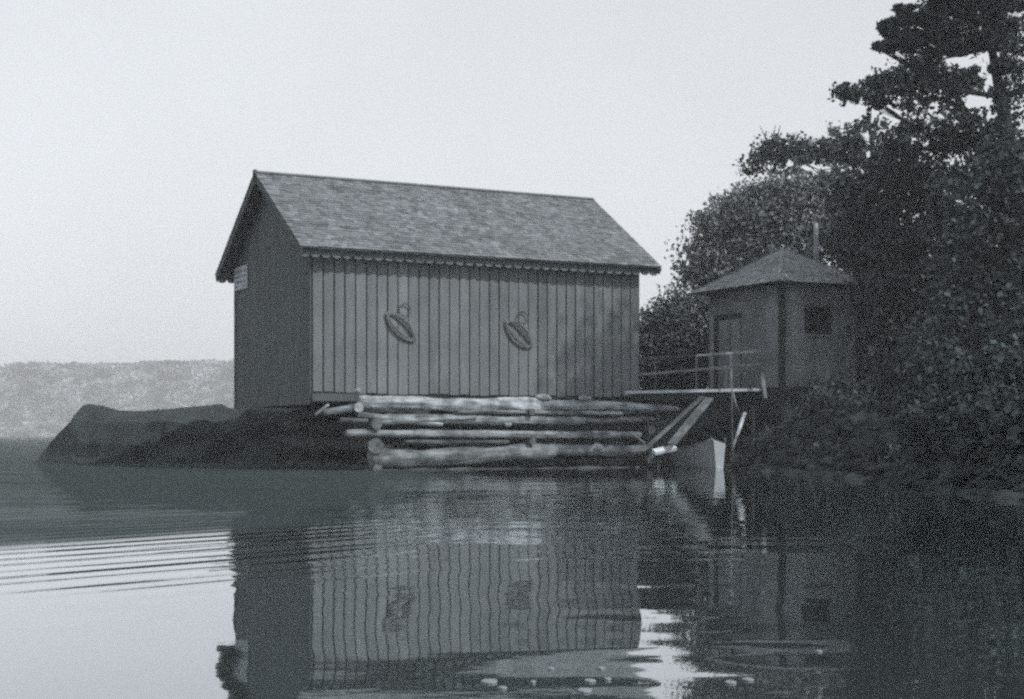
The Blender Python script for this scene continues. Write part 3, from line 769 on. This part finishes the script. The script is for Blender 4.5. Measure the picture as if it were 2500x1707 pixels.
# ------------------------------------------------------------------ hut
C0 = Vector((7.29, 41.0, 0)); HT, HS, HO = 2.67, 3.49, .35
HZ0, HZE, HZA = 2.16, 4.99, 6.17
def hut():
    root = empty('hut', C0, ROT); tag(root, 'small square wooden hut with a low pyramid roof on the bank', 'hut')
    def boards(axis, length, out, holes, name, n):
        mb = MB(); w = length / n
        for i in range(n):
            a0, a1 = i * w + .003, (i + 1) * w - .003; t = random.uniform(.9, 1.1); segs = [(HZ0, HZE - .02)]
            for (h0, h1, z0, z1) in holes:
                if a1 > h0 + .01 and a0 < h1 - .01: segs = [s for s in ((HZ0, z0), (z1, HZE - .02)) if s[1] - s[0] > .05]
            for z0, z1 in segs:
                j = random.uniform(0, .005)
                if axis == 'x': mb.box(a0, a1, out - j, out + .05, z0, z1, t)
                else: mb.box(out - j, out + .05, a0, a1, z0, z1, t)
        mb.build(name, M['hut'], root)
    boards('x', HT, 0, [(.86, 1.64, 3.62, 4.37)], 'front_wall', 24)
    boards('y', HS, 0, [(1.86, 3.10, HZ0 - .1, 4.2)], 'side_wall', 32)
    mb = MB(); mb.box(.06, HT, HS - .05, HS, HZ0, HZE - .03); mb.box(HT - .05, HT, .06, HS - .06, HZ0, HZE - .03)
    mb.box(.06, HT - .05, .06, HS - .06, HZ0 + .0, HZ0 + .05); mb.box(.06, HT - .06, .3, .34, HZ0, HZE - .05); mb.box(.25, .3, .4, HS - .1, HZ0 + .05, HZE - .05, .6)
    mb.build('inner_wall', M['dark'], root)
    mb = MB(); mb.box(-.035, .11, -.035, -.0065, HZ0, HZE - .06); mb.box(-.035, -.0065, -.0065, .10, HZ0, HZE - .06); mb.build('corner_board', M['dark'], root)
    mb = MB(); mb.box(HT - .1, HT + .03, -.03, -.0065, HZ0, HZE - .06)
    mb.build('corner_board', M['dark'], root)
    mb = MB(); mb.box(-.02, HT + .02, -.01, .1, .5, HZ0 - .004); mb.box(-.02, .1, .1, HS, .5, HZ0 - .004); mb.build('foundation', M['dark'], root)
    # door with frame
    d = empty('door'); d.parent = root
    mb = MB()
    for i in range(5):
        a = 1.92 + i * .215; mb.box(-.005 - .004 * (i % 2), .045, a, a + .211, HZ0 + .02, 4.16, random.uniform(.95, 1.1) * (.35 if i == -1 else 1))
    mb.build('door_leaf', M['hut'], d)
    mb = MB(); mb.box(-.012, -.0095, 2.36, 2.40, 2.3, 4.0); mb.build('door_seam', M['dark'], d)
    mb = MB(); mb.box(-.03, .04, 3.0, 3.16, HZ0, 4.16); mb.box(-.03, .04, 1.80, 3.16, 4.162, 4.30); mb.build('door_frame', M['dark'], d)
    mb = MB(); mb.box(-.03, -.008, 3.2, 3.36, HZ0, 4.3, 1.35); mb.build('door_trim', M['hut'], d)
    mb = MB(); mb.tube([(-.05, 2.05, 3.15), (-.05, 2.05, 3.25)], [.015, .015], 8); mb.build('door_handle', M['metal'], d)
    # window
    wd = empty('window'); wd.parent = root
    mb = MB(); mb.box(.86, 1.64, .02, .03, 3.62, 4.37); mb.build('pane', M['glass'], wd)
    mb = MB()
    for b in ((.83, .90, 3.60, 4.40), (1.60, 1.67, 3.60, 4.40), (.90, 1.60, 3.60, 3.66), (.90, 1.60, 4.33, 4.40)): mb.box(b[0], b[1], -.03, .015, b[2], b[3])
    mb.build('window_frame', M['dark'], wd)
    mb = MB(); mb.box(.80, 1.70, -.07, -.0065, 3.555, 3.598, 1.2); mb.build('sill', M['hut'], wd)
    mb = MB(); mb.box(1.235, 1.265, -.015, .015, 3.66, 4.33); mb.build('glazing_bar', M['dark'], wd)
    # roof
    cx, cy = HT / 2, HS / 2; e = [(-HO, -HO), (HT + HO, -HO), (HT + HO, HS + HO), (-HO, HS + HO)]
    mb = MB(); mb.face([(x, y, HZE - .05) for x, y in e][::-1])
    for i in range(4):
        a, b = e[i], e[(i + 1) % 4]; mb.face([(a[0], a[1], HZE - .05), (b[0], b[1], HZE - .05), (b[0], b[1], HZE + .0), (a[0], a[1], HZE)])
        mb.face([(a[0], a[1], HZE), (b[0], b[1], HZE), (cx, cy, HZA - .003)])
    mb.build('roof_deck', M['dark'], root)
    mb = MB()
    for i in range(4):
        a, b = Vector((*e[i], HZE)), Vector((*e[(i + 1) % 4], HZE)); ex = (b - a); L = ex.length; ex.normalize()
        midp = (a + b) / 2; up = Vector((cx, cy, HZA)) - midp; ln = up.length; eq = up.normalized()
        off = (midp - a).length
        shingles(mb, a, ex, eq, lambda q, L=L, ln=ln: (L / 2 * q / ln, L - L / 2 * q / ln), ln, lift=.016)
    for i in range(4):
        mb.bar((*e[i], HZE + .02), (cx, cy, HZA + .02), .09, .02, .95)
    mb.build('roof', M['hutroof'], root)
    mb = MB(); mb.tube([(2.11, 1.2, 5.5), (2.11, 1.2, 6.1), (2.10, 1.21, 6.86)], [.07, .066, .06], 14)
    mb.tube([(2.11, 1.2, 5.6), (2.11, 1.2, 5.72)], [.11, .08], 14)
    mb.build('stovepipe', M['metal'], root)
hut()

# ------------------------------------------------------------------ gangway, poles, boat
def gangway():
    root = empty('gangway', (3.3, 39.9, 0)); tag(root, 'narrow plank gangway with railings leading from boathouse to hut', 'gangway')
    o = Vector((3.3, 39.9, 0))
    a0 = px(1549, 958, 39.75) - o; a1 = px(1857, 951, 40.25) - o; back = Vector((-.25, 1.5, 0))
    mb = MB(); n = 18; dv = (a1 - a0) / n
    for i in range(n):
        p = a0 + dv * i; q = p + dv * .93; j = random.uniform(-.04, .03)
        P = [p + back.normalized() * j, q + back.normalized() * j, q + back, p + back]
        lo = [x - Vector((0, 0, .05)) for x in P]; t = random.uniform(.8, 1.15)
        mb.face(P, t); mb.face(lo[::-1], t)
        for k in range(4): mb.face([lo[k], lo[(k + 1) % 4], P[(k + 1) % 4], P[k]], t)
    mb.build('decking', M['worn'], root)
    mb = MB(); mb.bar(a0 + Vector((-.25, -.06, -.005)), a1 + Vector((0, -.06, -.005)), .05, .075, 1.5); mb.build('edge_board', M['plank'], root)
    mb = MB()
    for k in (.1, 1.3): mb.bar(a0 + Vector((0, k, -.13)), a1 + Vector((0, k, -.13)), .1, .15)
    mb.build('beam', M['dark'], root)
    for f, dy in ((.04, .15), (.19, .15), (.95, .15), (.1, 1.35), (.9, 1.35)):
        p = a0.lerp(a1, f) + Vector((0, dy, -.2)); g = ground_z(p.x + o.x, p.y + o.y)
        mb = MB(); mb.tube([p, p - Vector((.03, 0, max(.4, p.z - g + .2)))], [.06, .07], 8); mb.build('support_post', M['dark'], root)
    # railing on the far side and the hut end
    def pl(x, y, Y): return px(x, y, Y) - o
    mb = MB(); mb.bar(pl(1560, 876, 41.4), pl(1700, 868, 41.4), .04, .05, .5); mb.bar(pl(1700, 868, 41.4), pl(1858, 857, 41.3), .05, .06, 2.1); mb.build('rail', M['worn'], root)
    mb = MB(); mb.bar(pl(1560, 915, 41.4), pl(1858, 889, 41.3), .03, .07, 1.3); mb.build('rail', M['worn'], root)
    for x, y0, y1, Y, t in ((1600, 872, 960, 41.4, .6), (1700, 866, 960, 41.4, .8), (1784, 860, 960, 41.35, 1.6), (1772, 898, 960, 41.3, 1.2)):
        mb = MB(); mb.bar(pl(x, y0, Y), pl(x, y1, Y), .06, .05, t, up=(0, 1, 0)); mb.build('railing_post', M['worn'], root)
    mb = MB(); mb.bar(pl(1860, 910, 39.9), pl(1869, 972, 39.9), .09, .06, 1.1, up=(0, 1, 0)); mb.build('end_post', M['worn'], root)
gangway()

def simple(name, mb, m, label, cat, group=None):
    o = mb.build(name, M[m], label=label, cat=cat, group=group); return o
mb = MB(); mb.bar(px(1715, 968, 39.6), px(1584, 1088, 38.9), .15, .035, 1.0, up=(-.55, -.4, .9))
simple('plank', mb, 'worn', 'darker patchy plank sloping from the gangway to the water, left of its pair', 'plank', 'skid planks under the gangway')
mb = MB(); mb.bar(px(1732, 972, 39.5), px(1640, 1084, 38.9), .29, .04, 1.25, up=(-.55, -.5, .85))
simple('plank', mb, 'worn', 'broad pale plank sloping from the gangway down to the boat', 'plank', 'skid planks under the gangway')
mb = MB(); mb.tube([px(1544, 1060, 38.8), px(1560, 1071, 38.75), px(1574, 1083, 38.7)], [.018, .022, .02], 7)
simple('stick', mb, 'worn', 'short stick slanting in front of the crib, left of the planks', 'stick')
mb = MB(); mb.tube([px(1785, 900, 39.8), px(1787, 960, 39.75), px(1788, 1060, 39.7), px(1788, 1130, 39.6)], [.022, .025, .028, .03], 8, 1.1, .1)
simple('mooring_pole', mb, 'worn', 'thin upright pole rising from the bank past the gangway edge', 'pole')
mb = MB(); mb.tube([px(1789, 955, 39.7), px(1796, 985, 39.65), px(1805, 1008, 39.6)], [.02, .022, .016], 7)
simple('stick', mb, 'worn', 'short leaning stick forking off the thin upright pole', 'stick')
mb = MB(); a, b, c = px(1819, 1008, 39.5), px(1797, 1070, 39.3), px(1786, 1102, 39.2)
mb.tube([a, a.lerp(b, .5), b], [.05, .052, .042], 10, 1.1, .06); mb.tube([b, c], [.03, .028], 8, .35)
simple('pole', mb, 'pale', 'short bright white pole leaning up from the boat bow', 'pole')

def rowboat():
    stem = Vector((5.26, 38.55, 0)); ax = Vector((-.24, .97, 0)).normalized().normalized(); sd_ = Vector((ax.y, -ax.x, 0))
    root = empty('rowboat', stem, 0); tag(root, 'small wooden rowboat with its bow towards the camera beneath the gangway', 'rowboat')
    L = 3.7; S = 20; rows = []
    for i in range(S + 1):
        k = i / S; hb = (.17 + .46 * min(1, k * 2.1) ** .75) * (1 - .22 * max(0, k - .6) / .4)
        zg = .40 + .34 * (1 - k) ** 3.2; kz = -.10 + .04 * (1 - k) ** 3
        prof = []
        for j in range(9):
            t = -1 + j / 4; h = abs(t)
            if h <= .5: w = hb * .60 * h / .5; z = kz
            else: w = hb * (.60 + .40 * (h - .5) / .5); z = kz + (zg - kz) * (h - .5) / .5
            prof.append(ax * (k * L) + sd_ * math.copysign(w, t) + Vector((0, 0, z)))
        rows.append(prof)
    def skin(off, name, m, rev):
        mb = MB()
        for r in rows:
            for j, p in enumerate(r): mb.v.append(tuple(p if not off else p + (Vector((0, 0, .02)) + ax * 0) - sd_ * math.copysign(.02, j - 4) * (j != 4)))
        for i in range(S):
            for j in range(8):
                q = (i * 9 + j, i * 9 + j + 1, (i + 1) * 9 + j + 1, (i + 1) * 9 + j); mb.f.append(q if not rev else q[::-1]); mb.t.append(1); mb.s.append(False if not off else True)
        mb.f.append(tuple(S * 9 + j for j in range(9))); mb.t.append(.9); mb.s.append(False)
        mb.build(name, M[m], root)
    skin(False, 'hull', 'boat', False); skin(True, 'hull_inside', 'boatin', True)
    for s in (0, 8):
        mb = MB(); mb.tube([r[s] + Vector((0, 0, .01)) for r in rows], [.024] * (S + 1), 7, .75); mb.build('gunwale', M['boat'], root)
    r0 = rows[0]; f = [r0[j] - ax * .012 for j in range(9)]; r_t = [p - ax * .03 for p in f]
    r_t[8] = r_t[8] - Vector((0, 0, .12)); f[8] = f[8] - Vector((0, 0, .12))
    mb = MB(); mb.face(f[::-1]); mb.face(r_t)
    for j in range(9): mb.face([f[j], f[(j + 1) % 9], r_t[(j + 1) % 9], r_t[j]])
    mb.build('bow_board', M['sunlit_paint'], root, label='pale sunlit flat bow end of the boat')
    mb = MB(); mb.bar(r0[0] - ax * .03 - Vector((0, 0, .03)), r0[4] - sd_ * .1 - ax * .03 + Vector((0, 0, .0)), .03, .03, .4); mb.build('stem', M['boat'], root)
    for k in (.35, .6, .88):
        i = int(k * S); r = rows[i]; mb = MB(); mb.bar(r[0] * .97 - Vector((0, 0, .1)) + r[8] * .03, r[8] * .97 + r[0] * .03 - Vector((0, 0, .1)), .2, .025, 1.2, up=(0, 0, 1)); mb.build('seat', M['boat'], root)
rowboat()
mb = MB(); mb.bar(px(1596, 1104, 38.9), px(1648, 1093, 39.3), .16, .09, 1.1, up=(0, -.6, .8))
simple('board', mb, 'pale', 'pale broken board lying at the foot of the sloping planks', 'board')

# ------------------------------------------------------------------ floating leaves on the near water
for i, (x, y, w) in enumerate(((1196, 1666, .045), (1227, 1681, .022), (1345, 1634, .02), (1468, 1633, .022), (1441, 1664, .03), (1428, 1688, .04), (1302, 1667, .016), (1784, 1668, .03), (1826, 1661, .03), (2000, 1592, .02), (1484, 1660, .02))):
    Y = CAM_H * FOC / (y - HOR); mb = MB(); n = 14
    ring = [(.62 * w * (1 + .2 * fbm(math.cos(2 * math.pi * k / n) * 2, math.sin(2 * math.pi * k / n) * 2, i)) * math.cos(2 * math.pi * k / n), w * .9 * (1 + .2 * fbm(k, i, 2)) * math.sin(2 * math.pi * k / n), .006) for k in range(n)]
    mb.face(ring); mb.face([(p[0], p[1], .001) for p in ring][::-1])
    for k in range(n): mb.face([ring[k], ring[(k + 1) % n], (ring[(k + 1) % n][0], ring[(k + 1) % n][1], .001), (ring[k][0], ring[k][1], .001)])
    lab = ['largest pale floating leaf in the near water at bottom centre', 'small floating leaf just right of and below the largest one', 'floating leaf in the near water, left of the bright sky reflection', 'floating leaf touching the left edge of the bright sky reflection',
           'oval floating leaf left of the bright sky reflection, lower of a pair', 'floating leaf closest to the bottom edge of the photo', 'tiny floating leaf between the two larger pale ones', 'floating leaf just right of the bright sky reflection', 'rightmost of the two pale leaves beside the sky reflection', 'lone pale floating leaf in the dark water at lower right', 'tiny floating leaf at the tip of the roof reflection'][i]
    o = mb.build('floating_leaf', M['pad'], label=lab, cat='leaf', group='pale leaves floating on the near water'); o.location = ((x - 1250) / FOC * Y, Y, 0)

# ------------------------------------------------------------------ hazy air
def haze(density):
    mb = MB(); mb.box(-930, 930, -90, 930, -1.0 - .6, 46)
    o = mb.build('haze', M['pad'], kind='stuff')
    m = bpy.data.materials.new('haze_air'); m.use_nodes = True; N, L = m.node_tree.nodes, m.node_tree.links; N.clear()
    out = N.new('ShaderNodeOutputMaterial'); pv = N.new('ShaderNodeVolumePrincipled')
    pv.inputs['Color'].default_value = (.97, .985, 1, 1); pv.inputs['Density'].default_value = density; pv.inputs['Anisotropy'].default_value = 0.0
    L.new(pv.outputs[0], out.inputs['Volume']); o.data.materials.clear(); o.data.materials.append(m)
haze(.0010)
